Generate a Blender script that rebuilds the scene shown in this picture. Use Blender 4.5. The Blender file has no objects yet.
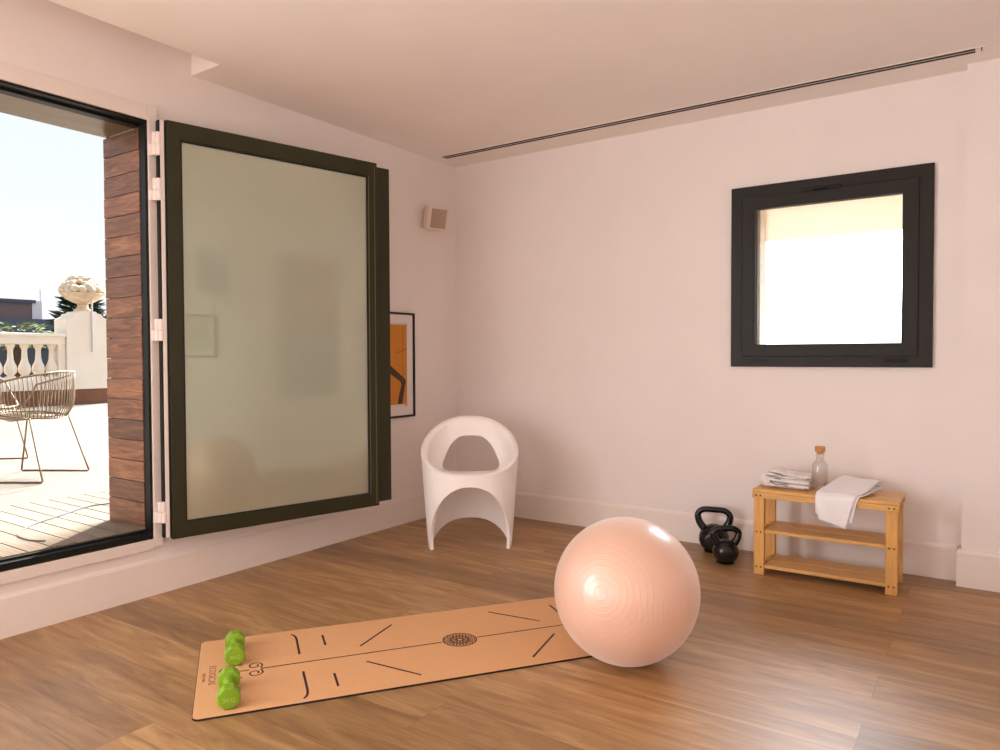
import bpy, bmesh, math, random
from mathutils import Vector, Matrix, Euler
random.seed(7)
C = bpy.context.scene.collection
SC = bpy.context.scene
PI = math.pi

# ------------------------------------------------------------------ helpers
def lin(c):
    def f(v):
        v /= 255.0
        return v/12.92 if v <= .04045 else ((v+.055)/1.055)**2.4
    return (f(c[0]), f(c[1]), f(c[2]), 1.0)

def new_mat(name):
    m = bpy.data.materials.new(name); m.use_nodes = True
    nt = m.node_tree
    return m, nt, nt.nodes['Principled BSDF']

def mat(name, rgb, rough=.5, metal=0, spec=.5, var=0.0, scale=8, bump=0.0, bscale=60, coat=0, sheen=0, trans=0, ior=1.45, stretch=None):
    m, nt, b = new_mat(name)
    N, L = nt.nodes, nt.links
    b.inputs['Roughness'].default_value = rough
    b.inputs['Metallic'].default_value = metal
    b.inputs['Specular IOR Level'].default_value = spec
    b.inputs['Coat Weight'].default_value = coat
    b.inputs['Sheen Weight'].default_value = sheen
    b.inputs['Transmission Weight'].default_value = trans
    b.inputs['IOR'].default_value = ior
    c = lin(rgb)
    tc = N.new('ShaderNodeTexCoord'); src = tc.outputs['Object']
    if stretch:
        mp = N.new('ShaderNodeMapping'); mp.inputs['Scale'].default_value = stretch
        L.new(src, mp.inputs['Vector']); src = mp.outputs['Vector']
    n = N.new('ShaderNodeTexNoise'); n.inputs['Scale'].default_value = scale; n.inputs['Detail'].default_value = 5
    L.new(src, n.inputs['Vector'])
    r = N.new('ShaderNodeValToRGB')
    r.color_ramp.elements[0].position = .3; r.color_ramp.elements[1].position = .7
    r.color_ramp.elements[0].color = tuple(v*(1-var) for v in c[:3]) + (1,)
    r.color_ramp.elements[1].color = tuple(min(1, v*(1+var)) for v in c[:3]) + (1,)
    L.new(n.outputs['Fac'], r.inputs['Fac']); L.new(r.outputs['Color'], b.inputs['Base Color'])
    if bump:
        n2 = N.new('ShaderNodeTexNoise'); n2.inputs['Scale'].default_value = bscale; n2.inputs['Detail'].default_value = 4
        L.new(src, n2.inputs['Vector'])
        bp = N.new('ShaderNodeBump'); bp.inputs['Strength'].default_value = bump; bp.inputs['Distance'].default_value = .01
        L.new(n2.outputs['Fac'], bp.inputs['Height']); L.new(bp.outputs['Normal'], b.inputs['Normal'])
    return m

def link(name, bm, m, parent=None, smooth=False, loc=None, rotz=None, bevel=0, bseg=2, auto=None):
    bmesh.ops.recalc_face_normals(bm, faces=bm.faces[:])
    if bevel:
        ed = [e for e in bm.edges if len(e.link_faces) == 2 and e.calc_face_angle(0) > .6]
        bmesh.ops.bevel(bm, geom=ed, offset=bevel, segments=bseg, profile=.5, affect='EDGES', clamp_overlap=True)
    me = bpy.data.meshes.new(name); bm.to_mesh(me); bm.free()
    for mm in (m if isinstance(m, (list, tuple)) else [m]):
        me.materials.append(mm)
    if smooth:
        for p in me.polygons: p.use_smooth = True
        if auto is not None:
            me.set_sharp_from_angle(angle=auto)
    o = bpy.data.objects.new(name, me); C.objects.link(o)
    if parent: o.parent = parent
    if loc: o.location = loc
    if rotz is not None: o.rotation_euler.z = rotz
    return o

def thing(name, label, cat, loc=(0, 0, 0), rotz=0, group=None):
    o = bpy.data.objects.new(name, None); C.objects.link(o)
    o.empty_display_size = .1
    o.location = loc; o.rotation_euler = (0, 0, rotz)
    return tag(o, label, cat, group)

def tag(o, label, cat, group=None):
    o['label'] = label; o['category'] = cat
    if group: o['group'] = group
    return o

def struct(o, label=None, cat=None):
    o['kind'] = 'structure'
    if label: o['label'] = label
    if cat: o['category'] = cat
    return o

def box(bm, x0, x1, y0, y1, z0, z1, M=None):
    vs = [bm.verts.new((x, y, z)) for x in (x0, x1) for y in (y0, y1) for z in (z0, z1)]
    if M is not None:
        for v in vs: v.co = M @ v.co
    fs = []
    for q in ((0, 1, 3, 2), (4, 6, 7, 5), (0, 4, 5, 1), (2, 3, 7, 6), (0, 2, 6, 4), (1, 5, 7, 3)):
        fs.append(bm.faces.new([vs[i] for i in q]))
    return vs, fs

def boxes(*bs):
    bm = bmesh.new()
    for b in bs: box(bm, *b)
    return bm

def frame_ring(bm, u0, u1, v0, v1, w, d0, d1, f, wb=None, wt=None, wr=None):
    """rectangular mitred ring; (u,v,d) -> xyz through f"""
    wb = w if wb is None else wb; wt = w if wt is None else wt; wr = w if wr is None else wr
    out = [(u0, v0), (u1, v0), (u1, v1), (u0, v1)]
    inn = [(u0+w, v0+wb), (u1-wr, v0+wb), (u1-wr, v1-wt), (u0+w, v1-wt)]
    V = {}
    for k, ring in enumerate((out, inn)):
        for i, (u, v) in enumerate(ring):
            for j, d in enumerate((d0, d1)):
                V[k, i, j] = bm.verts.new(f(u, v, d))
    for i in range(4):
        n = (i+1) % 4
        for j in (0, 1):
            bm.faces.new([V[0, i, j], V[0, n, j], V[1, n, j], V[1, i, j]])
        for k in (0, 1):
            bm.faces.new([V[k, i, 0], V[k, n, 0], V[k, n, 1], V[k, i, 1]])

def tube(bm, pts, r, seg=8, closed=False, cap=True):
    pts = [Vector(p) for p in pts]; n = len(pts)
    rs = r if isinstance(r, (list, tuple)) else [r]*n
    rings = []; prev = None
    for i, p in enumerate(pts):
        if closed: t = pts[(i+1) % n]-pts[i-1]
        else: t = pts[min(i+1, n-1)]-pts[max(i-1, 0)]
        t.normalize()
        if prev is None:
            a = Vector((0, 0, 1)) if abs(t.z) < .9 else Vector((1, 0, 0))
            u = t.cross(a).normalized()
        else:
            u = (prev-t*prev.dot(t))
            u = u.normalized() if u.length > 1e-6 else t.orthogonal().normalized()
        prev = u; w = t.cross(u)
        rings.append([bm.verts.new(p+(u*math.cos(2*PI*k/seg)+w*math.sin(2*PI*k/seg))*rs[i]) for k in range(seg)])
    for i in range(n if closed else n-1):
        A, B = rings[i], rings[(i+1) % n]
        for k in range(seg):
            bm.faces.new([A[k], A[(k+1) % seg], B[(k+1) % seg], B[k]])
    if cap and not closed:
        bm.faces.new(rings[0][::-1]); bm.faces.new(rings[-1])

def lathe(bm, prof, seg=48, M=None, fn=None):
    rings = []
    for (r, z) in prof:
        ring = []
        for k in range(seg):
            a = 2*PI*k/seg
            rr = r if fn is None else r*fn(a, z)
            co = Vector((rr*math.cos(a), rr*math.sin(a), z))
            ring.append(bm.verts.new(M @ co if M is not None else co))
        rings.append(ring)
    for A, B in zip(rings[:-1], rings[1:]):
        for k in range(seg):
            bm.faces.new([A[k], A[(k+1) % seg], B[(k+1) % seg], B[k]])
    if prof[0][0] > 1e-4: bm.faces.new(rings[0][::-1])
    if prof[-1][0] > 1e-4: bm.faces.new(rings[-1])
    bmesh.ops.remove_doubles(bm, verts=bm.verts[:], dist=1e-6)

def prism(bm, poly, h0, h1, f):
    a = [bm.verts.new(f(u, v, h0)) for u, v in poly]; b = [bm.verts.new(f(u, v, h1)) for u, v in poly]
    n = len(poly)
    bm.faces.new(a[::-1]); bm.faces.new(b)
    for i in range(n):
        bm.faces.new([a[i], a[(i+1) % n], b[(i+1) % n], b[i]])

def smoothpts(pts, n=8):
    """Catmull-Rom"""
    P = [Vector(p) for p in pts]; P = [2*P[0]-P[1]]+P+[2*P[-1]-P[-2]]
    out = []
    for i in range(1, len(P)-2):
        for k in range(n):
            t = k/n; a, b, c, d = P[i-1], P[i], P[i+1], P[i+2]
            out.append(.5*((2*b)+(c-a)*t+(2*a-5*b+4*c-d)*t*t+(3*b-a-3*c+d)*t**3))
    out.append(P[-2]); return out

def text_mesh(name, s, size, m, M, parent):
    cu = bpy.data.curves.new(name+'_font', 'FONT'); cu.body = s; cu.size = size
    cu.align_x = 'CENTER'; cu.align_y = 'CENTER'; cu.extrude = .0002; cu.resolution_u = 3
    t = bpy.data.objects.new(name+'_font', cu); C.objects.link(t)
    dg = bpy.context.evaluated_depsgraph_get()
    me = bpy.data.meshes.new_from_object(t.evaluated_get(dg))
    C.objects.unlink(t); bpy.data.objects.remove(t)
    me.materials.clear(); me.materials.append(m)
    o = bpy.data.objects.new(name, me); C.objects.link(o); o.parent = parent; o.matrix_local = M
    return o

# ------------------------------------------------------------------ materials
def wall_mat(name, rgb):
    return mat(name, rgb, rough=.75, spec=.25, var=.015, scale=3, bump=.03, bscale=180)
M_wall = wall_mat('wall_paint', (234, 226, 222))
M_ceil = wall_mat('ceiling_paint', (243, 235, 229))
M_trim = mat('white_trim', (234, 224, 216), rough=.4, spec=.4, var=.01)
M_white_alu = mat('white_aluminium', (228, 218, 212), rough=.35, spec=.5)
M_green = mat('dark_green_aluminium', (47, 46, 26), rough=.42, spec=.35, var=.05)
M_black = mat('black_aluminium', (20, 21, 19), rough=.45, spec=.3)
M_gasket = mat('black_gasket', (14, 13, 12), rough=.6)
M_brownblack = mat('brown_black_window_frame', (36, 33, 28), rough=.45, spec=.25, var=.04)

def floor_material():
    m, nt, b = new_mat('oak_floor_planks'); N, L = nt.nodes, nt.links
    tc = N.new('ShaderNodeTexCoord')
    br = N.new('ShaderNodeTexBrick')
    br.offset = .37; br.offset_frequency = 2; br.squash = 1
    br.inputs['Scale'].default_value = 1; br.inputs['Brick Width'].default_value = 1.85
    br.inputs['Row Height'].default_value = .205; br.inputs['Mortar Size'].default_value = .001
    br.inputs['Mortar Smooth'].default_value = .3; br.inputs['Bias'].default_value = 0
    br.inputs['Color1'].default_value = (0, 0, 0, 1); br.inputs['Color2'].default_value = (1, 1, 1, 1)
    br.inputs['Mortar'].default_value = (.5, .5, .5, 1)
    L.new(tc.outputs['Object'], br.inputs['Vector'])
    # grain: stretched noise, shifted per plank
    sh = N.new('ShaderNodeVectorMath'); sh.operation = 'MULTIPLY_ADD'
    L.new(br.outputs['Color'], sh.inputs[0]); sh.inputs[1].default_value = (7.3, 3.1, 5.0); L.new(tc.outputs['Object'], sh.inputs[2])
    mp = N.new('ShaderNodeMapping'); mp.inputs['Scale'].default_value = (1.6, 13, 1)
    L.new(sh.outputs[0], mp.inputs['Vector'])
    n1 = N.new('ShaderNodeTexNoise'); n1.inputs['Scale'].default_value = 1.3; n1.inputs['Detail'].default_value = 7; n1.inputs['Roughness'].default_value = .62; n1.inputs['Distortion'].default_value = 1.1
    L.new(mp.outputs[0], n1.inputs['Vector'])
    mp2 = N.new('ShaderNodeMapping'); mp2.inputs['Scale'].default_value = (3, 85, 1)
    L.new(sh.outputs[0], mp2.inputs['Vector'])
    n2 = N.new('ShaderNodeTexNoise'); n2.inputs['Scale'].default_value = 1.6; n2.inputs['Detail'].default_value = 5; n2.inputs['Roughness'].default_value = .7
    L.new(mp2.outputs[0], n2.inputs['Vector'])
    rp = N.new('ShaderNodeValToRGB'); e = rp.color_ramp.elements
    e[0].position = .27; e[0].color = lin((128, 93, 56)); e[1].position = .74; e[1].color = lin((194, 157, 110))
    x = e.new(.5); x.color = lin((164, 125, 80))
    L.new(n1.outputs['Fac'], rp.inputs['Fac'])
    # per plank tone
    mx = N.new('ShaderNodeMix'); mx.data_type = 'RGBA'; mx.blend_type = 'MULTIPLY'; mx.inputs['Factor'].default_value = 1
    tone = N.new('ShaderNodeValToRGB'); tone.color_ramp.elements[0].color = (.76, .74, .72, 1); tone.color_ramp.elements[1].color = (1.16, 1.15, 1.13, 1)
    L.new(br.outputs['Color'], tone.inputs['Fac'])
    L.new(rp.outputs['Color'], mx.inputs['A']); L.new(tone.outputs['Color'], mx.inputs['B'])
    mx2 = N.new('ShaderNodeMix'); mx2.data_type = 'RGBA'; mx2.blend_type = 'MULTIPLY'; mx2.inputs['Factor'].default_value = 1
    fine = N.new('ShaderNodeValToRGB'); fine.color_ramp.elements[0].position = .3; fine.color_ramp.elements[1].position = .65
    fine.color_ramp.elements[0].color = (.83, .8, .77, 1); fine.color_ramp.elements[1].color = (1, 1, 1, 1)
    L.new(n2.outputs['Fac'], fine.inputs['Fac'])
    L.new(mx.outputs['Result'], mx2.inputs['A']); L.new(fine.outputs['Color'], mx2.inputs['B'])
    mx3 = N.new('ShaderNodeMix'); mx3.data_type = 'RGBA'
    L.new(br.outputs['Fac'], mx3.inputs['Factor']); L.new(mx2.outputs['Result'], mx3.inputs['A']); mx3.inputs['B'].default_value = lin((112, 78, 50))
    L.new(mx3.outputs['Result'], b.inputs['Base Color'])
    rr = N.new('ShaderNodeMapRange'); rr.inputs['To Min'].default_value = .34; rr.inputs['To Max'].default_value = .48
    L.new(n2.outputs['Fac'], rr.inputs['Value']); L.new(rr.outputs[0], b.inputs['Roughness'])
    b.inputs['Specular IOR Level'].default_value = .75
    bp = N.new('ShaderNodeBump'); bp.inputs['Strength'].default_value = .1; bp.inputs['Distance'].default_value = .004
    sub = N.new('ShaderNodeMath'); sub.operation = 'SUBTRACT'; L.new(n2.outputs['Fac'], sub.inputs[0]); L.new(br.outputs['Fac'], sub.inputs[1])
    L.new(sub.outputs[0], bp.inputs['Height']); L.new(bp.outputs['Normal'], b.inputs['Normal'])
    return m
M_floor = floor_material()

def plank_wood(name, dark, mid, light, axis, pitch, spread, rough=.5, along=(1, 1, 1), bump=.2, z_off=0.0):
    """boards stacked along an axis: a tone per board plus grain running across"""
    m, nt, b = new_mat(name); N, L = nt.nodes, nt.links
    tc = N.new('ShaderNodeTexCoord'); sx = N.new('ShaderNodeSeparateXYZ'); L.new(tc.outputs['Object'], sx.inputs[0])
    ad = N.new('ShaderNodeMath'); ad.operation = 'SUBTRACT'; ad.inputs[1].default_value = z_off; L.new(sx.outputs[axis], ad.inputs[0])
    dv = N.new('ShaderNodeMath'); dv.operation = 'DIVIDE'; dv.inputs[1].default_value = pitch; L.new(ad.outputs[0], dv.inputs[0])
    fl = N.new('ShaderNodeMath'); fl.operation = 'FLOOR'; L.new(dv.outputs[0], fl.inputs[0])
    wn = N.new('ShaderNodeTexWhiteNoise'); wn.noise_dimensions = '1D'; L.new(fl.outputs[0], wn.inputs['W'])
    sh = N.new('ShaderNodeVectorMath'); sh.operation = 'MULTIPLY_ADD'; L.new(wn.outputs['Color'], sh.inputs[0]); sh.inputs[1].default_value = (9, 9, 9); L.new(tc.outputs['Object'], sh.inputs[2])
    mp = N.new('ShaderNodeMapping'); mp.inputs['Scale'].default_value = along; L.new(sh.outputs[0], mp.inputs['Vector'])
    n = N.new('ShaderNodeTexNoise'); n.inputs['Scale'].default_value = 1; n.inputs['Detail'].default_value = 6; n.inputs['Roughness'].default_value = .6; n.inputs['Distortion'].default_value = 1.4
    L.new(mp.outputs[0], n.inputs['Vector'])
    r = N.new('ShaderNodeValToRGB'); e = r.color_ramp.elements
    e[0].position = .27; e[0].color = lin(dark); e[1].position = .75; e[1].color = lin(light); q = e.new(.5); q.color = lin(mid)
    L.new(n.outputs['Fac'], r.inputs['Fac'])
    hv = N.new('ShaderNodeHueSaturation')
    mr = N.new('ShaderNodeMapRange'); mr.inputs['To Min'].default_value = 1-spread; mr.inputs['To Max'].default_value = 1+spread*1.3
    L.new(wn.outputs['Value'], mr.inputs['Value']); L.new(mr.outputs[0], hv.inputs['Value']); L.new(r.outputs['Color'], hv.inputs['Color'])
    L.new(hv.outputs['Color'], b.inputs['Base Color']); b.inputs['Roughness'].default_value = rough
    bp = N.new('ShaderNodeBump'); bp.inputs['Strength'].default_value = bump; bp.inputs['Distance'].default_value = .004
    L.new(n.outputs['Fac'], bp.inputs['Height']); L.new(bp.outputs['Normal'], b.inputs['Normal'])
    return m
M_clad = plank_wood('ipe_cladding', (90, 56, 38), (124, 82, 56), (162, 114, 80), 'Z', .1003, .3, rough=.45, along=(4, 4, 32), z_off=.345)
M_deckx = plank_wood('deck_boards_near', (110, 92, 72), (130, 112, 90), (140, 122, 100), 'Y', .098, .1, rough=.7, along=(2, 30, 2))
M_decky = plank_wood('deck_boards_far', (116, 100, 80), (128, 112, 92), (135, 119, 100), 'X', .098, .08, rough=.7, along=(30, 2, 2))
M_soffit = mat('soffit_board', (112, 92, 66), rough=.3, spec=.6, var=.25, scale=3, stretch=(5, 1, 1))
M_bamboo = mat('bamboo', (214, 166, 100), rough=.38, spec=.45, var=.14, scale=5, stretch=(1.5, 14, 14))
M_bamboo_v = mat('bamboo_upright', (216, 164, 94), rough=.38, spec=.45, var=.14, scale=5, stretch=(14, 14, 1.5))
M_screw = mat('bronze_screw', (84, 56, 28), rough=.4, metal=.4)
M_towel = mat('white_terry_cloth', (240, 234, 232), rough=.95, spec=.1, var=.02, scale=20, bump=.35, bscale=420, sheen=.4)
M_cloth = mat('white_cotton_cloth', (238, 236, 238), rough=.9, spec=.15, var=.01, scale=12, bump=.12, bscale=300, sheen=.25)
M_print = mat('grey_print', (124, 118, 116), rough=.9)
M_cork = mat('cork', (196, 142, 84), rough=.85, var=.2, scale=90, bump=.2, bscale=200)
M_plastic = mat('white_rotomoulded_plastic', (250, 246, 243), rough=.5, spec=.4, var=.01)
M_iron = mat('black_enamel_iron', (17, 16, 15), rough=.2, spec=.55, bump=.08, bscale=50)
M_dumb = mat('green_vinyl', (121, 158, 31), rough=.38, spec=.45, var=.05)
M_dumb_text = mat('pale_green_lettering', (160, 186, 84), rough=.5)
M_matcork = mat('cork_top_mat', (210, 160, 114), rough=.75, spec=.25, var=.06, scale=160, bump=.04, bscale=400)
M_matbase = mat('black_rubber', (24, 20, 18), rough=.8)
M_mark = mat('burnt_brown_print', (58, 32, 20), rough=.7)
M_marktext = mat('faded_brown_print', (138, 92, 62), rough=.8)
M_stucco = mat('white_stucco', (236, 222, 206), rough=.9, var=.03, scale=3, bump=.1, bscale=40)
M_stone = mat('sandstone', (206, 184, 156), rough=.9, var=.16, scale=9, bump=.4, bscale=30)
M_plinth = mat('brown_parapet_plinth', (128, 84, 64), rough=.8, var=.08)
M_wire = mat('bronze_wire', (130, 108, 82), rough=.4, metal=.5)
M_cable = mat('grey_cable', (112, 102, 94), rough=.6)
M_leaf = mat('conifer_needles', (46, 62, 40), rough=.7, var=.3, scale=6)
M_leaf2 = mat('yellow_green_leaves', (112, 122, 62), rough=.7, var=.3, scale=6)
M_bark = mat('bark', (70, 52, 40), rough=.9)
M_bldg = mat('brown_cladding_far', (112, 92, 88), rough=.8, var=.1, scale=.4)
M_bldg2 = mat('grey_blue_roof_far', (66, 72, 88), rough=.8, var=.06)
M_bldg3 = mat('grey_facade_far', (120, 122, 124), rough=.8, var=.05)
M_glassdark = mat('dark_window_glass', (52, 58, 64), rough=.2)
M_lite = mat('pale_grey_post', (200, 192, 190), rough=.7)
M_slot = mat('vent_slot_black', (16, 14, 12), rough=.6)
M_grille = mat('speaker_cloth', (172, 150, 132), rough=.9, var=.05, scale=300)
M_spk = mat('speaker_shell', (226, 208, 194), rough=.5)
M_poster = mat('orange_print', (206, 132, 40), rough=.7, var=.06, scale=2)
M_figure = mat('dark_brown_print', (74, 58, 44), rough=.75)
M_matboard = mat('white_mount_board', (232, 222, 216), rough=.8)
M_fblack = mat('black_picture_frame', (24, 21, 20), rough=.4)
M_fgrey = mat('thin_grey_frame', (84, 80, 70), rough=.4)
M_orange_brown = mat('terracotta_print', (168, 76, 26), rough=.75, var=.05)
M_taupe = mat('taupe_print', (92, 76, 62), rough=.75, var=.05)
M_darkgreen = mat('dark_green_print', (22, 25, 18), rough=.7, var=.1)

def glass_simple(name, tint=(1, 1, 1, 1)):
    m = bpy.data.materials.new(name); m.use_nodes = True; nt = m.node_tree; N, L = nt.nodes, nt.links
    N.clear(); out = N.new('ShaderNodeOutputMaterial')
    t = N.new('ShaderNodeBsdfTransparent'); t.inputs['Color'].default_value = tint
    g = N.new('ShaderNodeBsdfGlossy'); g.inputs['Roughness'].default_value = .02
    f = N.new('ShaderNodeFresnel'); f.inputs['IOR'].default_value = 1.35
    mx = N.new('ShaderNodeMixShader'); L.new(f.outputs[0], mx.inputs[0]); L.new(t.outputs[0], mx.inputs[1]); L.new(g.outputs[0], mx.inputs[2])
    L.new(mx.outputs[0], out.inputs[0]); return m
M_glass = glass_simple('clear_window_glass', (.97, .98, .97, 1))

def frosted():
    m = bpy.data.materials.new('frosted_greenish_glass'); m.use_nodes = True; nt = m.node_tree; N, L = nt.nodes, nt.links
    N.clear(); out = N.new('ShaderNodeOutputMaterial')
    rf = N.new('ShaderNodeBsdfRefraction'); rf.inputs['Color'].default_value = (.97, 1, .94, 1); rf.inputs['Roughness'].default_value = .3; rf.inputs['IOR'].default_value = 1.4
    df = N.new('ShaderNodeBsdfDiffuse'); df.inputs['Color'].default_value = lin((240, 246, 226))
    n = N.new('ShaderNodeTexNoise'); n.inputs['Scale'].default_value = 3
    mr = N.new('ShaderNodeMapRange'); mr.inputs['To Min'].default_value = .22; mr.inputs['To Max'].default_value = .27
    L.new(n.outputs['Fac'], mr.inputs['Value'])
    m1 = N.new('ShaderNodeMixShader'); L.new(mr.outputs[0], m1.inputs[0]); L.new(rf.outputs[0], m1.inputs[1]); L.new(df.outputs[0], m1.inputs[2])
    gl = N.new('ShaderNodeBsdfGlossy'); gl.inputs['Roughness'].default_value = .015; gl.inputs['Color'].default_value = (.84, .93, .78, 1)
    f = N.new('ShaderNodeFresnel'); f.inputs['IOR'].default_value = 2.5
    m2 = N.new('ShaderNodeMixShader'); L.new(f.outputs[0], m2.inputs[0]); L.new(m1.outputs[0], m2.inputs[1]); L.new(gl.outputs[0], m2.inputs[2])
    L.new(m2.outputs[0], out.inputs[0]); return m
M_frost = frosted()

def ball_material():
    m, nt, b = new_mat('pearl_pink_vinyl'); N, L = nt.nodes, nt.links
    b.inputs['Base Color'].default_value = lin((218, 174, 150))
    b.inputs['Coat Weight'].default_value = .5; b.inputs['Coat Roughness'].default_value = .24; b.inputs['Roughness'].default_value = .36; b.inputs['Specular IOR Level'].default_value = .9
    b.inputs['Sheen Weight'].default_value = .6; b.inputs['Sheen Tint'].default_value = (1, .93, .88, 1)
    tc = N.new('ShaderNodeTexCoord')
    nz = N.new('ShaderNodeVectorMath'); nz.operation = 'NORMALIZE'; L.new(tc.outputs['Object'], nz.inputs[0])
    d = N.new('ShaderNodeVectorMath'); d.operation = 'DOT_PRODUCT'; d.inputs[1].default_value = BALL_AXIS; L.new(nz.outputs[0], d.inputs[0])
    ac = N.new('ShaderNodeMath'); ac.operation = 'ARCCOSINE'; L.new(d.outputs['Value'], ac.inputs[0])
    fr = N.new('ShaderNodeMath'); fr.operation = 'MULTIPLY'; fr.inputs[1].default_value = 2*PI/.085; L.new(ac.outputs[0], fr.inputs[0])
    sn = N.new('ShaderNodeMath'); sn.operation = 'COSINE'; L.new(fr.outputs[0], sn.inputs[0])
    pw = N.new('ShaderNodeMapRange'); pw.inputs['From Min'].default_value = .8; pw.inputs['From Max'].default_value = 1; L.new(sn.outputs[0], pw.inputs['Value'])
    lt = N.new('ShaderNodeMath'); lt.operation = 'LESS_THAN'; lt.inputs[1].default_value = .72; L.new(ac.outputs[0], lt.inputs[0])
    ml = N.new('ShaderNodeMath'); ml.operation = 'MULTIPLY'; L.new(pw.outputs[0], ml.inputs[0]); L.new(lt.outputs[0], ml.inputs[1])
    # band of short upright ribs round the middle
    sx = N.new('ShaderNodeSeparateXYZ'); L.new(nz.outputs[0], sx.inputs[0])
    at = N.new('ShaderNodeMath'); at.operation = 'ARCTAN2'; L.new(sx.outputs['Y'], at.inputs[0]); L.new(sx.outputs['X'], at.inputs[1])
    f2 = N.new('ShaderNodeMath'); f2.operation = 'MULTIPLY'; f2.inputs[1].default_value = 90; L.new(at.outputs[0], f2.inputs[0])
    s2 = N.new('ShaderNodeMath'); s2.operation = 'SINE'; L.new(f2.outputs[0], s2.inputs[0])
    ab = N.new('ShaderNodeMath'); ab.operation = 'ABSOLUTE'; L.new(sx.outputs['Z'], ab.inputs[0])
    lb = N.new('ShaderNodeMath'); lb.operation = 'LESS_THAN'; lb.inputs[1].default_value = .14; L.new(ab.outputs[0], lb.inputs[0])
    gt = N.new('ShaderNodeMath'); gt.operation = 'GREATER_THAN'; gt.inputs[1].default_value = .5; L.new(ac.outputs[0], gt.inputs[0])
    m3 = N.new('ShaderNodeMath'); m3.operation = 'MULTIPLY'; L.new(s2.outputs[0], m3.inputs[0]); L.new(lb.outputs[0], m3.inputs[1])
    m4 = N.new('ShaderNodeMath'); m4.operation = 'MULTIPLY'; L.new(m3.outputs[0], m4.inputs[0]); L.new(gt.outputs[0], m4.inputs[1])
    m5 = N.new('ShaderNodeMath'); m5.operation = 'MULTIPLY_ADD'; m5.inputs[1].default_value = .22; L.new(m4.outputs[0], m5.inputs[0]); L.new(ml.outputs[0], m5.inputs[2])
    bp = N.new('ShaderNodeBump'); bp.inputs['Strength'].default_value = .26; bp.inputs['Distance'].default_value = .004
    L.new(m5.outputs[0], bp.inputs['Height']); L.new(bp.outputs['Normal'], b.inputs['Normal'])
    return m

# ------------------------------------------------------------------ camera
cd = bpy.data.cameras.new('camera'); cam = bpy.data.objects.new('camera', cd); C.objects.link(cam)
yaw, pitch, roll, F = -.5985, -.0257, -.0036, 722.5
fw = Vector((math.sin(yaw)*math.cos(pitch), math.cos(yaw)*math.cos(pitch), math.sin(pitch)))
rt = Vector((math.cos(yaw), -math.sin(yaw), 0)); up = rt.cross(fw)
r2 = rt*math.cos(roll)+up*math.sin(roll); u2 = -rt*math.sin(roll)+up*math.cos(roll)
R = Matrix((r2, u2, -fw)).transposed().to_4x4()
cam.matrix_world = Matrix.Translation((3.3386, -4.3168, 1.15)) @ R
cd.sensor_width = 36; cd.lens = F/1000*36; cd.clip_start = .05; cd.clip_end = 300
SC.camera = cam
CAM = Vector((3.3386, -4.3168, 1.15))

# ------------------------------------------------------------------ room shell
H = 2.57; YB = -7.2; XR = 3.68; XO = -.37
OY0, OY1, OZ0, OZ1 = -3.70, -2.395, .275, 2.28       # terrace doorway
W2 = (-6.5, -4.5, .345, 2.28)                        # unseen opening added for the left fill lamp, behind the camera's left
o = link('floor', boxes((-.012, XR+.2, YB-.2, .012, -.06, 0)), M_floor); struct(o)
bm = boxes((-.36, -.012, OY1, .2, -.06, 2.82), (-.36, -.012, OY0, OY1, OZ1, 2.82), (-.36, -.012, OY0, OY1, -.06, OZ0),
           (-.36, -.012, W2[1], OY0, -.06, 2.82), (-.36, -.012, W2[0], W2[1], W2[3], 2.82), (-.36, -.012, W2[0], W2[1], -.06, W2[2]),
           (-.36, -.012, YB-.2, W2[0], -.06, 2.82))
struct(link('wall_left', bm, M_wall))
WX0, WX1, WZ0, WZ1 = 2.10, 3.04, 1.13, 2.085
bm = boxes((-.012, WX0, .012, .17, -.06, 2.82), (WX1, XR+.2, .012, .17, -.06, 2.82), (WX0, WX1, .012, .17, -.06, WZ0), (WX0, WX1, .012, .17, WZ1, 2.82))
struct(link('wall_back', bm, M_wall))
struct(link('wall_right', boxes((XR, XR+.2, YB-.2, .012, -.06, 2.82)), M_wall))
struct(link('wall_front', boxes((-.012, XR, YB-.2, YB, -.06, 2.82)), M_wall))
bm = boxes((.222, XR, YB, -2.152, H, 2.8), (-.012, XR, -2.152, .012, H, 2.8), (-.012, .222, YB, -2.152, 2.74, 2.8))
struct(link('ceiling', bm, M_ceil))
struct(link('wall_pilaster', boxes((3.22, XR, -.075, .012, 0, H)), M_wall))

def base_profile(h=.18, t=.012):
    return [(0, 0), (t, 0), (t, h-.018), (t-.004, h-.006), (t-.008, h), (0, h)]
def baseboard(name, a, b, n, h=.18, t=.012):
    a = Vector(a); b = Vector(b); n = Vector(n); d = b-a
    bm = bmesh.new(); pr = base_profile(h, t)
    va = [bm.verts.new(a+n*u+Vector((0, 0, z))) for u, z in pr]; vb = [bm.verts.new(a+d+n*u+Vector((0, 0, z))) for u, z in pr]
    bm.faces.new(va); bm.faces.new(vb[::-1])
    for i in range(len(pr)):
        j = (i+1) % len(pr); bm.faces.new([va[i], va[j], vb[j], vb[i]])
    return struct(link(name, bm, M_trim))
baseboard('baseboard_left', (-.012, -2.159, 0), (-.012, 0, 0), (1, 0, 0))
baseboard('baseboard_left', (-.012, YB, 0), (-.012, -2.1602, 0), (1, 0, 0))
baseboard('baseboard_back', (0, .012, 0), (3.2, .012, 0), (0, -1, 0))
baseboard('baseboard_right', (XR, YB, 0), (XR, -.095, 0), (-1, 0, 0))
bm = bmesh.new(); pr = base_profile(.185, .02)
pth = [((3.22, .0), (-1, -0.0)), ((3.22, -.075), (-1, -1)), ((XR-.012, -.075), (0, -1))]
rings = [[bm.verts.new((p[0]+n[0]*u, p[1]+n[1]*u, z)) for u, z in pr] for p, n in pth]
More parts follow.
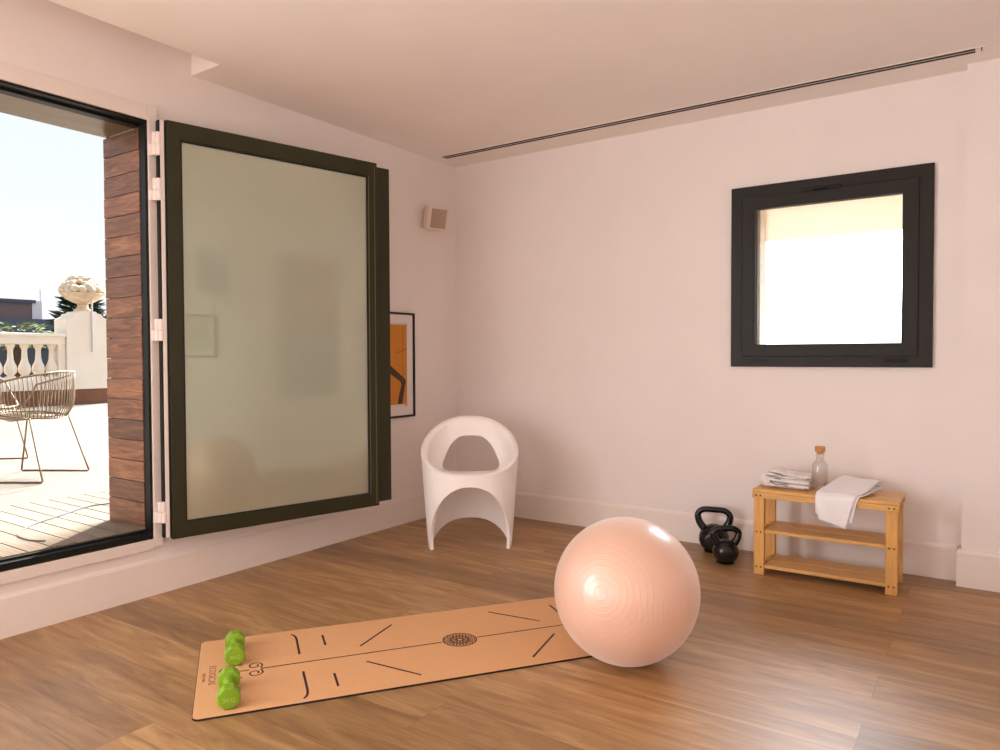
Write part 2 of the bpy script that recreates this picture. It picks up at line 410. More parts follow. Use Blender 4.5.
for A, B in zip(rings[:-1], rings[1:]):
    for i in range(len(pr)):
        j = (i+1) % len(pr); bm.faces.new([A[i], A[j], B[j], B[i]])
bm.faces.new(rings[0]); bm.faces.new(rings[-1][::-1])
struct(link('baseboard_pilaster', bm, M_trim))

# ------------------------------------------------------------------ back window
w1 = bpy.data.objects.new('window_1', None); C.objects.link(w1); w1.location = (2.07, -.0, 1.085)
struct(w1, 'square window with wide brown-black frame high on the back wall', 'window')
W, Hh = 1.013, 1.045
fy = lambda u, v, d: Vector((u, -d, v))
bm = bmesh.new(); frame_ring(bm, -.014, W, 0, Hh, .075, -.06, .012, fy)
link('window_frame', bm, M_brownblack, w1, bevel=.003)
bm = bmesh.new(); frame_ring(bm, .05, W-.064, .058, Hh-.064, .072, -.05, .02, fy, wb=.066, wt=.07)
sash = link('sash', bm, M_brownblack, w1, bevel=.004)
bm = bmesh.new(); box(bm, .1, W-.11, .028, .034, .1, Hh-.1); pane = link('pane', bm, M_glass, sash)
bm = bmesh.new(); frame_ring(bm, .12, W-.134, .122, Hh-.132, .006, .012, .0215, fy); link('gasket', bm, M_gasket, sash)
bm = boxes((.37, .58, -.028, -.018, .972, .994)); box(bm, .44, .51, -.05, -.026, .976, .988)
link('latch', bm, M_black, w1, bevel=.004)
bm = boxes((.1, .2, -.024, -.014, .03, .042)); link('hinge_cover', bm, M_black, w1, bevel=.003)
bm = boxes((.80, .9, -.024, -.014, .03, .042)); link('hinge_cover', bm, M_black, w1, bevel=.003)
# cream blind let down a little over the top of the opening, outside the glass
def blind_mat():
    m = bpy.data.materials.new('cream_blind_fabric'); m.use_nodes = True; nt = m.node_tree; N, L = nt.nodes, nt.links
    N.clear(); out = N.new('ShaderNodeOutputMaterial')
    a = N.new('ShaderNodeBsdfDiffuse'); a.inputs['Color'].default_value = (.9, .8, .68, 1)
    b = N.new('ShaderNodeBsdfTranslucent'); b.inputs['Color'].default_value = (.95, .85, .73, 1)
    n = N.new('ShaderNodeTexNoise'); n.inputs['Scale'].default_value = 40
    mr = N.new('ShaderNodeMapRange'); mr.inputs['To Min'].default_value = .31; mr.inputs['To Max'].default_value = .35; L.new(n.outputs['Fac'], mr.inputs['Value'])
    mx = N.new('ShaderNodeMixShader'); L.new(mr.outputs[0], mx.inputs[0]); L.new(a.outputs[0], mx.inputs[1]); L.new(b.outputs[0], mx.inputs[2]); L.new(mx.outputs[0], out.inputs[0]); return m
bl_ = thing('window_blind', 'cream blind drawn a short way down over the top of window', 'blind', (2.57, .165, 2.075))
link('blind_fabric', boxes((-.46, .46, -.0015, .0015, -.245, 0)), blind_mat(), bl_)
# reveal lining
bm = boxes((2.10, 2.205, .06, .2, 1.13, 2.085), (2.99, 3.04, .06, .2, 1.13, 2.085), (2.10, 3.04, .06, .2, 1.13, 1.17))
struct(link('trim_2', bm, M_stucco))

# ------------------------------------------------------------------ ceiling linear vent
v = thing('linear_vent', 'long thin black double-slot air vent in ceiling along back wall', 'vent', (.09, -.252, H))
link('vent_frame', boxes((-.02, 3.205, -.032, .032, -.0025, .004)), M_ceil, v)
link('slot', boxes((0, 3.165, -.026, -.007, -.0045, -.002)), M_slot, v)
link('slot', boxes((0, 3.165, .007, .026, -.0045, -.002)), M_slot, v)
link('end_slot', boxes((3.188, 3.192, -.03, .02, -.0045, -.002)), M_slot, v)

# ------------------------------------------------------------------ terrace doorway
d1 = bpy.data.objects.new('door_1', None); C.objects.link(d1); d1.location = (0, -2.395, .275)
struct(d1, 'terrace doorway with black inner frame and white surround in left wall', 'doorway')
def W_(x0, x1, y0, y1, z0, z1): return (x0, x1, y0+2.395, y1+2.395, z0-.275, z1-.275)
bm = boxes(W_(-.05, -.002, OY1-.012, OY1, .275, OZ1), W_(-.05, -.002, OY0, OY0+.012, .275, OZ1), W_(-.15, -.002, OY0, OY1, OZ1-.012, OZ1),
           W_(-.1, -.05, OY0, OY1, OZ1-.024, OZ1-.012))
link('door_frame', bm, M_black, d1)
link('threshold', boxes(W_(-.04, -.003, OY0, OY1, .275, .308), W_(-.05, -.034, OY0, OY1, .29, .319)), M_black, d1, bevel=.003)
bm = boxes(W_(-.02, .008, OY1, OY1+.045, .235, OZ1+.07), W_(-.02, .008, OY0-.062, OY0, .235, OZ1+.07),
           W_(-.02, .008, OY0, OY1, OZ1, OZ1+.07), W_(-.02, .008, OY0, OY1, .225, .275))
link('white_surround', bm, M_white_alu, d1, bevel=.003)
# wood-clad reveal
bm = bmesh.new(); rnd = random.Random(3)
for k in range(20):
    z0 = .345+k*.1003
    if z0 > 2.25: break
    box(bm, XO-.006, -.05, OY1-.016+rnd.uniform(-.0015, .0015), OY1, z0+.0015 if k else .324, min(z0+.0988, 2.252))
c1 = link('jamb_cladding', bm, M_clad, None, bevel=.0015, bseg=1); struct(c1, 'dark wood board cladding lining the right jamb of the terrace doorway', 'cladding')
bm = boxes((XO+.02, -.36, OY1-.002, OY1+.6, .3, 2.9))
struct(link('trim_3', bm, M_gasket))
bm = bmesh.new()
for k in range(26):
    z0 = .345+k*.1003; box(bm, XO-.012, XO+.01, OY1+.004, OY1+3, z0+.003, z0+.0973)
    box(bm, XO-.012, XO+.01, OY0-3.5, OY0, z0+.003, z0+.0973) if False else None
struct(link('wall_cladding', bm, M_clad), 'dark wood board cladding on the outer wall face', 'cladding')
struct(link('door_soffit', boxes((XO-.006, -.1, OY0, OY1, 2.26, 2.28)), M_soffit), 'brown board soffit over the terrace doorway', 'soffit')
struct(link('jamb_lining', boxes((XO, -.1, OY0, OY0+.016, .345, 2.255)), M_clad))

# ------------------------------------------------------------------ glass door leaf, swung open
ang = math.radians(13.3)
d2 = bpy.data.objects.new('door_2', None); C.objects.link(d2)
dirv = Vector((math.sin(ang), math.cos(ang), 0)); nrm = Vector((math.cos(ang), -math.sin(ang), 0))
d2.matrix_world = Matrix.Translation((.06, -2.358, .275)) @ Matrix((dirv, Vector((0, 0, 1)), nrm)).transposed().to_4x4()
struct(d2, 'large dark green framed frosted glass door leaf swung open beside left wall', 'door')
fl = lambda u, v, d: Vector((u, v, d))            # local: along the leaf, up, towards the room
bm = bmesh.new(); frame_ring(bm, .022, 1.2, -.007, 2.012, .064, -.03, 0, fl, wb=.077, wt=.083, wr=.06)
leaf = link('leaf_frame', bm, M_green, d2, bevel=.003)
bm = bmesh.new(); frame_ring(bm, .014, 1.306, .008, 2.0, .06, -.052, -.03, fl, wr=.13)
link('rear_flange', bm, M_green, d2, bevel=.003)
bm = bmesh.new(); box(bm, .08, 1.145, .06, 1.932, -.022, -.012); link('glass_pane', bm, M_frost, d2)
bm = bmesh.new(); frame_ring(bm, .086, 1.139, .068, 1.927, .007, -.012, -.003, fl); link('glazing_bead', bm, M_gasket, leaf)
bm = bmesh.new(); box(bm, 1.139, 1.143, .068, 1.927, -.002, .002); box(bm, 1.18, 1.184, .004, 1.998, -.002, .0015); link('edge_trim', bm, mat('olive_edge', (104, 98, 66), rough=.4), leaf)
link('white_edge', boxes((-.004, .0125, .004, 2.008, -.052, -.006)), M_white_alu, d2, bevel=.002)
link('seal', boxes((.013, .0215, .004, 2.008, -.028, -.004)), M_gasket, d2)
link('seal', boxes((-.012, -.0045, .004, 2.008, -.05, -.016)), M_gasket, d2)
M_knuckle = mat('white_hinge', (240, 230, 226), rough=.3, spec=.5)
Minv = d2.matrix_world.inverted()
for za, zb, zc in ((2.224, 2.167, 2.115), (2.005, 1.951, 1.901), (1.335, 1.282, 1.231), (.454, .406, .353)):
    bm = bmesh.new()
    for (cx, cy, z0, z1, r) in ((.022, -2.372, zb+.001, za, .013), (.043, -2.366, zb+.001, za, .011),
                                (.006, -2.386, zc, zb-.001, .012), (.024, -2.374, zc, zb-.001, .013), (.045, -2.366, zc, zb-.001, .011)):
        tube(bm, [Minv @ Vector((cx, cy, z0)), Minv @ Vector((cx, cy, (z0+z1)/2)), Minv @ Vector((cx, cy, z1))], r, 14)
    link('hinge', bm, M_knuckle, d2, smooth=True, auto=.6)

# ------------------------------------------------------------------ pictures and wall fittings
def picture(name, label, cat, wall, y0, y1, z0, z1, fwid, fmat, mount, build, depth=.022):
    """wall='left': hangs on x=-.012 facing +x ; 'right': on x=XR facing -x"""
    s = 1 if wall == 'left' else -1; X = -.012 if wall == 'left' else XR
    t = thing(name, label, cat, (X, (y0+y1)/2, z0))
    w = (y1-y0)/2; h = z1-z0
    f = lambda u, v, d: Vector((s*d, u, v))
    bm = bmesh.new(); frame_ring(bm, -w, w, 0, h, fwid, 0, depth, f); link('frame', bm, fmat, t, bevel=.002)
    bm = bmesh.new(); frame_ring(bm, -w+fwid*.9, w-fwid*.9, fwid*.9, h-fwid*.9, mount, .002, depth*.5, f); link('mount_board', bm, M_matboard, t)
    build(t, f, w, h); return t
def rect(bm, f, u0, u1, v0, v1, d0, d1): prism(bm, [(u0, v0), (u1, v0), (u1, v1), (u0, v1)], d0, d1, f)
def art1(t, f, w, h):
    a, b_, c, d = -w+.07, w-.07, .09, h-.085
    bm = bmesh.new(); rect(bm, f, a, b_, c, d, .002, .008); link('orange_print', bm, M_poster, t)
    k = (b_-a); z = (d-c)
    bm = bmesh.new()
    L = [(b_-k*.46, c+z*.49), (b_-k*.10, c+z*.335), (b_-k*.045, c+z*.30), (b_-k*.06, c+z*.25), (b_-k*.15, c+z*.0+.004), (b_-k*.27, c+.004), (b_-k*.24, c+z*.1), (b_-k*.165, c+z*.25), (b_-k*.2, c+z*.29), (b_-k*.5, c+z*.40)]
    prism(bm, L, .008, .0095, f)
    prism(bm, [(b_-k*.3, c+z*.645), (b_, c+z*.70), (b_, c+z*.706), (b_-k*.3, c+z*.652)], .008, .009, f)
    prism(bm, [(b_-k*.13, c), (b_-k*.125, c), (b_-k*.125, d), (b_-k*.13, d)], .008, .0084, f)
    link('dark_figure', bm, M_figure, t)
picture('framed_poster', 'orange poster with dark angular figure in black frame on left wall', 'picture', 'left', -.985, -.484, .735, 1.452, .014, M_fblack, .062, art1)
def art2(t, f, w, h):
    a, b_, c, d = -w+.145, w-.155, .16, h-.15
    bm = bmesh.new(); rect(bm, f, a, b_, c+(d-c)*.46, d, .002, .012); link('terracotta_half', bm, M_orange_brown, t)
    bm = bmesh.new(); rect(bm, f, a, b_, c, c+(d-c)*.46, .002, .012); link('taupe_half', bm, M_taupe, t)
picture('framed_poster', 'two-tone terracotta and taupe poster seen blurred behind frosted glass door', 'picture', 'left', -1.79, -1.03, .76, 1.89, .01, mat('pale_wood_frame', (206, 186, 156), rough=.5), .14, art2, depth=.016)
def art3(t, f, w, h):
    bm = bmesh.new(); rect(bm, f, -w+.012, w-.012, .012, h-.012, .002, .014); link('dark_print', bm, M_darkgreen, t)
picture('small_picture', 'small dark square picture seen blurred behind frosted glass door', 'picture', 'left', -2.145, -1.955, 1.49, 1.69, .012, M_darkgreen, .01, art3, depth=.016)
def art4(t, f, w, h):
    bm = bmesh.new(); rect(bm, f, -w+.05, w-.05, .07, h-.07, .002, .006); link('pale_print', bm, mat('pale_grey_print', (206, 206, 192), rough=.8), t)
picture('small_picture', 'thin grey framed pale print on the right wall, reflected in glass door', 'picture', 'right', -2.0, -1.63, 1.155, 1.555, .014, M_fgrey, .05, art4)

# wall speaker
sp = thing('wall_speaker', 'small off-white speaker with grey grille high on left wall near corner', 'speaker', (0, -.30, 2.145))
f = lambda u, v, d: Vector((u, v, d))
prof = [(.0, -.055), (.075, -.062), (.088, -.05), (.1, 0), (.088, .05), (.075, .062), (0, .055)]
Msp = Matrix.Rotation(math.radians(-19), 4, 'Z') @ Matrix.Rotation(math.radians(13), 4, 'Y')
bm = bmesh.new()
outl = [(.03, -.075), (.1, -.082), (.118, -.06), (.124, 0), (.118, .06), (.1, .082), (.03, .075)]
prism(bm, outl, -.078, .078, lambda u, v_, d: Msp @ Vector((u, v_, d)))
link('housing', bm, M_spk, sp, bevel=.004)
bm = bmesh.new()
outl = [(.09, -.078), (.1195, -.06), (.126, 0), (.1195, .06), (.09, .078)]
prism(bm, outl, -.066, .067, lambda u, v_, d: Msp @ Vector((u, v_, d)))
link('grille', bm, M_grille, sp)
bm = bmesh.new(); tube(bm, [(-.012, .0, 0), (.02, .0, 0), (.05, -.012, -.002)], .016, 12); box(bm, -.012, -.004, -.03, .03, -.04, .04)
link('bracket', bm, M_spk, sp)

# ------------------------------------------------------------------ white chair
CH = Vector((.702, -.782, 0))
ch = thing('tub_chair', 'white moulded plastic tub chair with hole in its back, standing in the corner', 'chair', CH, 0)
fwd_dir = (CAM-CH); ch.rotation_euler.z = math.atan2(fwd_dir.y, fwd_dir.x)+PI/2      # local -y faces the camera
def sgnpow(v, p): return math.copysign(abs(v)**p, v)
NT, NZ = 144, 26
EX = .82
def ch_plan(th, z):
    s = min(1, max(0, z/.56)); k = .85+.15*(s**.9)
    if z > .56: k = 1-.10*((z-.56)/.2)**2
    return k*.298*sgnpow(math.sin(th), EX), -k*.30*sgnpow(math.cos(th), EX)+.03*s
def ch_top(th): return 0.462+.297*(((1-math.cos(th))/2)**1.2)
def ch_bot(th):
    s = math.sin(th)
    if math.cos(th) > 0:
        q = min(1, abs(s)**EX/.92)
        return .398*max(0, 1-q**2.15)**.52
    return .105*(1-s*s)**.9
bm = bmesh.new(); grid = []
for i in range(NT):
    th = 2*PI*i/NT; zb, zt = ch_bot(th), ch_top(th); col = []
    for j in range(NZ+1):
        z = zb+(zt-zb)*j/NZ; x, y = ch_plan(th, z); col.append(bm.verts.new((x, y, z)))
    x1, y1 = ch_plan(th, zt); c = math.cos(th); s = math.sin(th); back = (1-c)/2
    # rolled rim, then the inside of the tub down to the seat
    wlip = .035+.02*back
    sz = .405-.02*back
    x0, y0 = ch_plan(th, .45)
    ins = [(.010, .007), (.022, .008), (wlip*.8, .002), (wlip, -.012)]
    for d, dz in ins:
        kx = 1-d/.30; col.append(bm.verts.new((x1*kx, (y1-.02)*kx+.02, zt+dz)))
    for t in (.2, .4, .6, .8, .95):
        z = zt-.012+(sz+.02-(zt-.012))*t
        xa, ya = ch_plan(th, z); d = wlip+.012*math.sin(PI*t)*0+.05*max(0, t-.6)
        kx = 1-d/.30; col.append(bm.verts.new((xa*kx, (ya-.02)*kx+.02, z)))
    xa, ya = ch_plan(th, sz)
    for kx in (.72, .6, .4, .2):
        col.append(bm.verts.new((xa*kx, (ya-.02)*kx+.02, sz-.006*(.72-kx))))
    grid.append(col)
for i in range(NT):
    A, B = grid[i], grid[(i+1) % NT]
    for j in range(len(A)-1): bm.faces.new([A[j], B[j], B[j+1], A[j+1]])
cen = bm.verts.new((0, .02, .398))
for i in range(NT): bm.faces.new([grid[i][-1], grid[(i+1) % NT][-1], cen])
shell = link('shell', bm, M_plastic, ch, smooth=True)
sol = shell.modifiers.new('thickness', 'SOLIDIFY'); sol.thickness = .018; sol.offset = -1
# the rounded triangular hole through the back
half = smoothpts([(0, 0, .640), (.07, 0, .632), (.125, 0, .588), (.163, 0, .52), (.184, 0, .466), (.181, 0, .436), (.155, 0, .412), (.09, 0, .400), (0, 0, .397)], 5)
prof = [(p.x, p.z) for p in half]+[(-p.x, p.z) for p in half[1:-1]][::-1]
bm = bmesh.new(); prism(bm, prof, .10, .6, lambda a, z, d: Vector((a*(1+.12*(d-.27))+.008, d, z+(.645-z)*0)))
cut = link('cutter', bm, M_plastic, ch)
bo = shell.modifiers.new('hole', 'BOOLEAN'); bo.object = cut; bo.operation = 'DIFFERENCE'; bo.solver = 'EXACT'; bo.use_self = True
bpy.context.view_layer.update()
me2 = bpy.data.meshes.new_from_object(shell.evaluated_get(bpy.context.evaluated_depsgraph_get()))
shell.modifiers.clear(); shell.data = me2; bpy.data.objects.remove(cut)
for p in me2.polygons: p.use_smooth = True
me2.set_sharp_from_angle(angle=.9)
be = shell.modifiers.new('round', 'BEVEL'); be.width = .005; be.segments = 3; be.limit_method = 'ANGLE'; be.angle_limit = .9

# ------------------------------------------------------------------ yoga mat, marks
u = Vector((.582, .813, 0)).normalized(); A0 = Vector((1.266, -3.010, 0))
ym = thing('yoga_mat', 'tan cork yoga mat with dark alignment lines lying on wood floor', 'yoga mat', A0, math.atan2(u.y, u.x))
ML, MW = 1.83, .666
def rrect(l, w, r, n=6):
    P = []
    for cx, cy, a0 in ((l-r, w-r, 0), (r, w-r, 90), (r, r, 180), (l-r, r, 270)):
        for k in range(n+1):
            a = math.radians(a0+90*k/n); P.append((cx+r*math.cos(a), cy+r*math.sin(a)))
    return P
bm = bmesh.new(); prism(bm, rrect(ML, MW, .024), 0, .0062, lambda a, b_, z: Vector((a, b_, z))); link('rubber_base', bm, M_matbase, ym)
bm = bmesh.new(); prism(bm, rrect(ML-.003, MW-.003, .023), .0062, .0072, lambda a, b_, z: Vector((a+.0015, b_+.0015, z))); link('cork_top', bm, M_matcork, ym)
def strip(bm, pts, w):
    P = [Vector((p[0], p[1], .0075)) for p in pts]; L_, R_ = [], []
    for i, p in enumerate(P):
        t = (P[min(i+1, len(P)-1)]-P[max(i-1, 0)]).normalized(); n = Vector((-t.y, t.x, 0))*w/2
        L_.append(bm.verts.new(p+n)); R_.append(bm.verts.new(p-n))
    for i in range(len(P)-1): bm.faces.new([L_[i], R_[i], R_[i+1], L_[i+1]])
LW = .0088
bm = bmesh.new()
CT = .324
def sym(pts): return [pts, [(a, 2*CT-b_) for a, b_ in pts]]
for pts in ([(.362, .243), (.363, .084), (.361, .058), (.355, .04), (.345, .026)], [(.466, .188), (.466, .078)], [(.593, .248), (.757, .064)],
            [(1.365, .25), (1.19, .062)] if False else [(1.365, .248), (1.192, .064)], [(1.485, .188), (1.485, .078)], [(1.588, .243), (1.587, .084), (1.589, .058), (1.595, .04), (1.605, .026)]):
    for q in sym(pts): strip(bm, q, LW)
strip(bm, [(.226, CT), (.905, CT)], .0072); strip(bm, [(1.055, CT), (1.66, CT)], .0072); strip(bm, [(.14, CT), (.178, CT)], .0072)
for sgn in (1, -1):     # curls where the line begins
    sp_ = []
    for k in range(26):
        a = k/25*2*PI*1.25; r = .028-.018*k/25
        sp_.append((.198+r*math.cos(a-PI*.25), CT+sgn*(.032+r*math.sin(a-PI*.25)*1.05)))
    strip(bm, [(.226, CT)]+sp_, .006)
    strip(bm, [(.075+.05*(1-math.cos(a/10*PI*.7)), CT+sgn*(.012+.05*math.sin(a/10*PI*.7))) for a in range(11)], .006)
link('alignment_lines', bm, M_mark, ym)
bm = bmesh.new(); MC = (.981, CT)
def ring(r, w, n=40):
    strip(bm, [(MC[0]+r*math.cos(2*PI*k/n), MC[1]+r*math.sin(2*PI*k/n)) for k in range(n+1)], w)
for r, w in ((.0675, .0045), (.036, .004), (.012, .004)): ring(r, w)
for k in range(12):     # petals
    a0 = 2*PI*k/12
    for r0, r1, hw in ((.037, .066, .30), (.013, .035, .34)):
        for sg in (1, -1):
            strip(bm, [(MC[0]+(r0+(r1-r0)*t/6)*math.cos(a0+sg*hw*math.sin(PI*t/6)), MC[1]+(r0+(r1-r0)*t/6)*math.sin(a0+sg*hw*math.sin(PI*t/6))) for t in range(7)], .004)
    strip(bm, [(MC[0]+.042*math.cos(a0), MC[1]+.042*math.sin(a0)), (MC[0]+.058*math.cos(a0), MC[1]+.058*math.sin(a0))], .006)
link('mandala', bm, M_mark, ym)
text_mesh('lettering', 'ECOGICAS', .034, M_marktext, Matrix.Translation((.051, .325, .0075)) @ Matrix.Rotation(-PI/2, 4, 'Z'), ym)
text_mesh('small_lettering', 'yoga mats', .019, M_marktext, Matrix.Translation((.026, .312, .0075)) @ Matrix.Rotation(-PI/2, 4, 'Z'), ym)

# ------------------------------------------------------------------ exercise ball
BC = Vector((2.208, -1.822, .270)); BR = .270
toc = (CAM-BC).normalized(); sr = Vector((toc.y, -toc.x, 0))*-1; su = toc.cross(sr)*1
rr_ = Vector((-toc.y, toc.x, 0)).normalized(); uu_ = rr_.cross(toc)*-1
if uu_.z < 0: uu_ = -uu_
BALL_AXIS = tuple((toc*math.sqrt(1-.33**2-.06**2)-rr_*.33-uu_*.06).normalized())
bm = bmesh.new(); bmesh.ops.create_uvsphere(bm, u_segments=96, v_segments=64, radius=BR)
bl = link('exercise_ball', bm, ball_material(), None, smooth=True, loc=BC)
tag(bl, 'large pearly pink exercise ball resting beside the cork mat', 'exercise ball')

# ------------------------------------------------------------------ dumbbells
def octo(r, n=8, rc=.012, seg=3):
    P = []
    for k in range(n):
        a = 2*PI*(k+.5)/n
        for j in range(-seg, seg+1):
            b_ = a+j*.055; P.append((r*math.cos(b_)*(1-.004*j*j), r*math.sin(b_)*(1-.004*j*j)))
    return P
def dumbbell(label):
    t = thing('dumbbell', label, 'dumbbell', group='green dumbbells on the yoga mat')
    Lh, r = .19, .0385
    for sgn in (-1, 1):
        bm = bmesh.new(); rings = []
        P = octo(r)
        for (k, yy) in ((.72, .046), (.92, .049), (1.0, .056), (1.0, .080), (.96, .088), (.88, .0935), (.78, .0945)):
            rings.append([bm.verts.new((a*k, sgn*yy, b_*k)) for a, b_ in P])
        for q in (1, 2, 3, 4, 5, 6):
            A_, B_ = rings[q-1], rings[q]
            for i in range(len(P)): bm.faces.new([A_[i], A_[(i+1) % len(P)], B_[(i+1) % len(P)], B_[i]])
        bm.faces.new(rings[0]); bm.faces.new(rings[-1])
        hd = link('weight_head', bm, M_dumb, t, smooth=True, auto=.7)
        text_mesh('lettering', '3KG', .021, M_dumb_text, Matrix.Translation((0, sgn*.0947, -.004)) @ Matrix.Rotation(PI/2 if sgn < 0 else -PI/2, 4, 'X') @ (Matrix.Identity(4) if sgn < 0 else Matrix.Rotation(PI, 4, 'Z')), hd)
    bm = bmesh.new(); Mx = Matrix.Rotation(PI/2, 4, 'X')
    lathe(bm, [(.022, -.05), (.0175, -.04), (.016, -.02), (.0172, 0), (.016, .02), (.0175, .04), (.022, .05)], 24, Mx)
    link('handle', bm, M_dumb, t, smooth=True, auto=.9)
    return t
def matpt(s, t, z): return A0+u*s+Vector((-u.y, u.x, 0))*t+Vector((0, 0, z))
va = math.atan2(u.x, -u.y)
da = dumbbell('green vinyl dumbbell on cork mat, nearer the front edge')
da.location = matpt(.110, .122, .0072+.0357); da.rotation_euler.z = va-PI/2
db = dumbbell('green vinyl dumbbell on cork mat, farther one toward the back edge')
db.location = matpt(.129, .470, .0072+.0357); db.rotation_euler.z = va-PI/2+.0

# ------------------------------------------------------------------ kettlebells
def kettlebell(label, loc, rz, rb, hh, hw, rt_):
    t = thing('kettlebell', label, 'kettlebell', loc, rz, 'kettlebells by the bench')
    bm = bmesh.new()
    prof = [(.0, 0), (rb*.62, 0), (rb*.72, .004)]
    for k in range(1, 24):
        a = -PI/2+PI*k/24
        z = rb*.9+rb*math.sin(a)*.98
        if z > .006: prof.append((rb*math.cos(a), z))
    prof.append((0, rb*1.88)); lathe(bm, prof, 40)
    link('body', bm, M_iron, t, smooth=True, auto=.8)
    bm = bmesh.new()
    zb = rb*1.35; w = hw/2-rt_
    P = smoothpts([(-rb*.48, 0, zb), (-w*.86, 0, zb+(hh-zb)*.32), (-w, 0, zb+(hh-zb)*.62), (-w*.86, 0, hh-rt_*1.7), (-w*.55, 0, hh-rt_), (0, 0, hh-rt_*.95), (w*.55, 0, hh-rt_), (w*.86, 0, hh-rt_*1.7), (w, 0, zb+(hh-zb)*.62), (w*.86, 0, zb+(hh-zb)*.32), (rb*.48, 0, zb)], 6)
    n = len(P); rs = [rt_*(1.35-.35*min(1, 4*min(i, n-1-i)/n)) for i in range(n)]
    tube(bm, P, rs, 16); link('handle', bm, M_iron, t, smooth=True)
    bm = bmesh.new(); lathe(bm, [(rb*.46, 0), (rb*.5, .002), (rb*.5, .004), (rb*.42, .006), (0, .006)], 28, Matrix.Translation((0, -rb*.965, rb*.9)) @ Matrix.Rotation(PI/2, 4, 'X'))
    link('emblem_disc', bm, M_iron, t, smooth=True, auto=.5)
    return t
def face(p, extra=0): d = CAM-Vector(p); return math.atan2(d.y, d.x)+PI/2+extra
kettlebell('larger black cast-iron kettlebell against the back wall', (1.995, -.12, 0), face((1.995, -.12, 0), -.1), .086, .262, .218, .0175)
kettlebell('smaller black cast-iron kettlebell in front, nearest the bench', (2.124, -.315, 0), face((2.124, -.315, 0), .2), .070, .207, .172, .0165)

# ------------------------------------------------------------------ bamboo bench
bn = thing('bamboo_bench', 'bamboo bench with two slatted shelves beneath the back window', 'bench', (2.641, -.300, 0), .005)
BW, BD = .334, .142
def slats(x0, x1, y0, y1, z0, z1, n, gap):
    bm = bmesh.new(); w = (y1-y0-gap*(n-1))/n
    for k in range(n):
        ya = y0+k*(w+gap); box(bm, x0, x1, ya, ya+w, z0, z1)
    return bm
link('bench_top', slats(-BW-.006, BW+.006, -BD, BD, .434, .45, 3, .003), M_bamboo, bn, bevel=.002)
for sy in (-1, 1):
    link('apron', boxes((-BW-.006, BW+.006, sy*BD-.007, sy*BD+.007, .405, .4335)), M_bamboo, bn, bevel=.002)
screws = []
for sx in (-1, 1):
    link('side_rail', boxes((sx*(BW-.012)-.007, sx*(BW-.012)+.007, -BD+.03, BD-.03, .405, .434)), M_bamboo, bn, bevel=.002)
    for sy in (-1, 1):
        xa, xb = sorted((sx*BW, sx*(BW-.052))); ya, yb = sorted((sy*(BD-.007), sy*(BD-.04)))
        lg = link('leg', boxes((xa, xb, ya, yb, 0, .405)), M_bamboo_v, bn, bevel=.003)
        for zz in (.04, .225):
            for dx in (.015, .037):
                bm = bmesh.new(); lathe(bm, [(.0045, 0), (.0045, .0015), (.003, .0025), (0, .0025)], 12, Matrix.Translation((xa+dx, sy*(BD-.007), zz)) @ Matrix.Rotation(PI/2*(1 if sy < 0 else -1), 4, 'X'))
                link('screw', bm, M_screw, lg)
for sx in (-1, 1):
    for dx in (.015, .037):
        bm = bmesh.new(); xa = -BW if sx < 0 else BW-.052
        lathe(bm, [(.0045, 0), (.0045, .0015), (.003, .0025), (0, .0025)], 12, Matrix.Translation((xa+dx, -BD-.007, .42)) @ Matrix.Rotation(PI/2, 4, 'X')); link('screw', bm, M_screw, bn)
for zz in (.04, .225):
    sh = link('shelf', slats(-BW+.052, BW-.052, -BD+.016, BD-.012, zz-.006, zz+.012, 2, .012), M_bamboo, bn, bevel=.002)
    for sx in (-1, 1): link('cross_rail', boxes((sx*(BW-.04)-.012, sx*(BW-.04)+.008, -BD+.041, BD-.041, zz-.012, zz+.012)), M_bamboo, sh, bevel=.002)

# ------------------------------------------------------------------ bottle
BT = Vector((2.602, -.283, .451))
bt = thing('glass_bottle', 'clear glass water bottle with round cork stopper on the bench', 'bottle', BT)
m_bg = bpy.data.materials.new('clear_bottle_glass'); m_bg.use_nodes = True
nt = m_bg.node_tree; N, L = nt.nodes, nt.links; N.clear()
out = N.new('ShaderNodeOutputMaterial'); tr = N.new('ShaderNodeBsdfTransparent'); tr.inputs['Color'].default_value = (.93, .92, .9, 1)
gl = N.new('ShaderNodeBsdfGlossy'); gl.inputs['Roughness'].default_value = .05; lw = N.new('ShaderNodeLayerWeight'); lw.inputs['Blend'].default_value = .35
mr = N.new('ShaderNodeMapRange'); mr.inputs['To Min'].default_value = .06; mr.inputs['To Max'].default_value = .75; L.new(lw.outputs['Facing'], mr.inputs['Value'])
mx = N.new('ShaderNodeMixShader'); L.new(mr.outputs[0], mx.inputs[0]); L.new(tr.outputs[0], mx.inputs[1]); L.new(gl.outputs[0], mx.inputs[2]); L.new(mx.outputs[0], out.inputs[0])
bm = bmesh.new(); lathe(bm, [(.034, 0), (.0365, .004), (.037, .02), (.037, .128), (.0355, .136), (.028, .145), (.021, .151), (.0195, .158), (.0195, .190), (.0215, .192), (.0215, .199), (.018, .199)], 40)
link('bottle_body', bm, m_bg, bt, smooth=True, auto=.9)
bm = bmesh.new(); lathe(bm, [(.0165, .187), (.0175, .199), (.0178, .2), (.025, .2), (.0255, .203), (.0255, .222), (.024, .225), (0, .225)], 32); link('cork_stopper', bm, M_cork, bt, smooth=True, auto=.7)

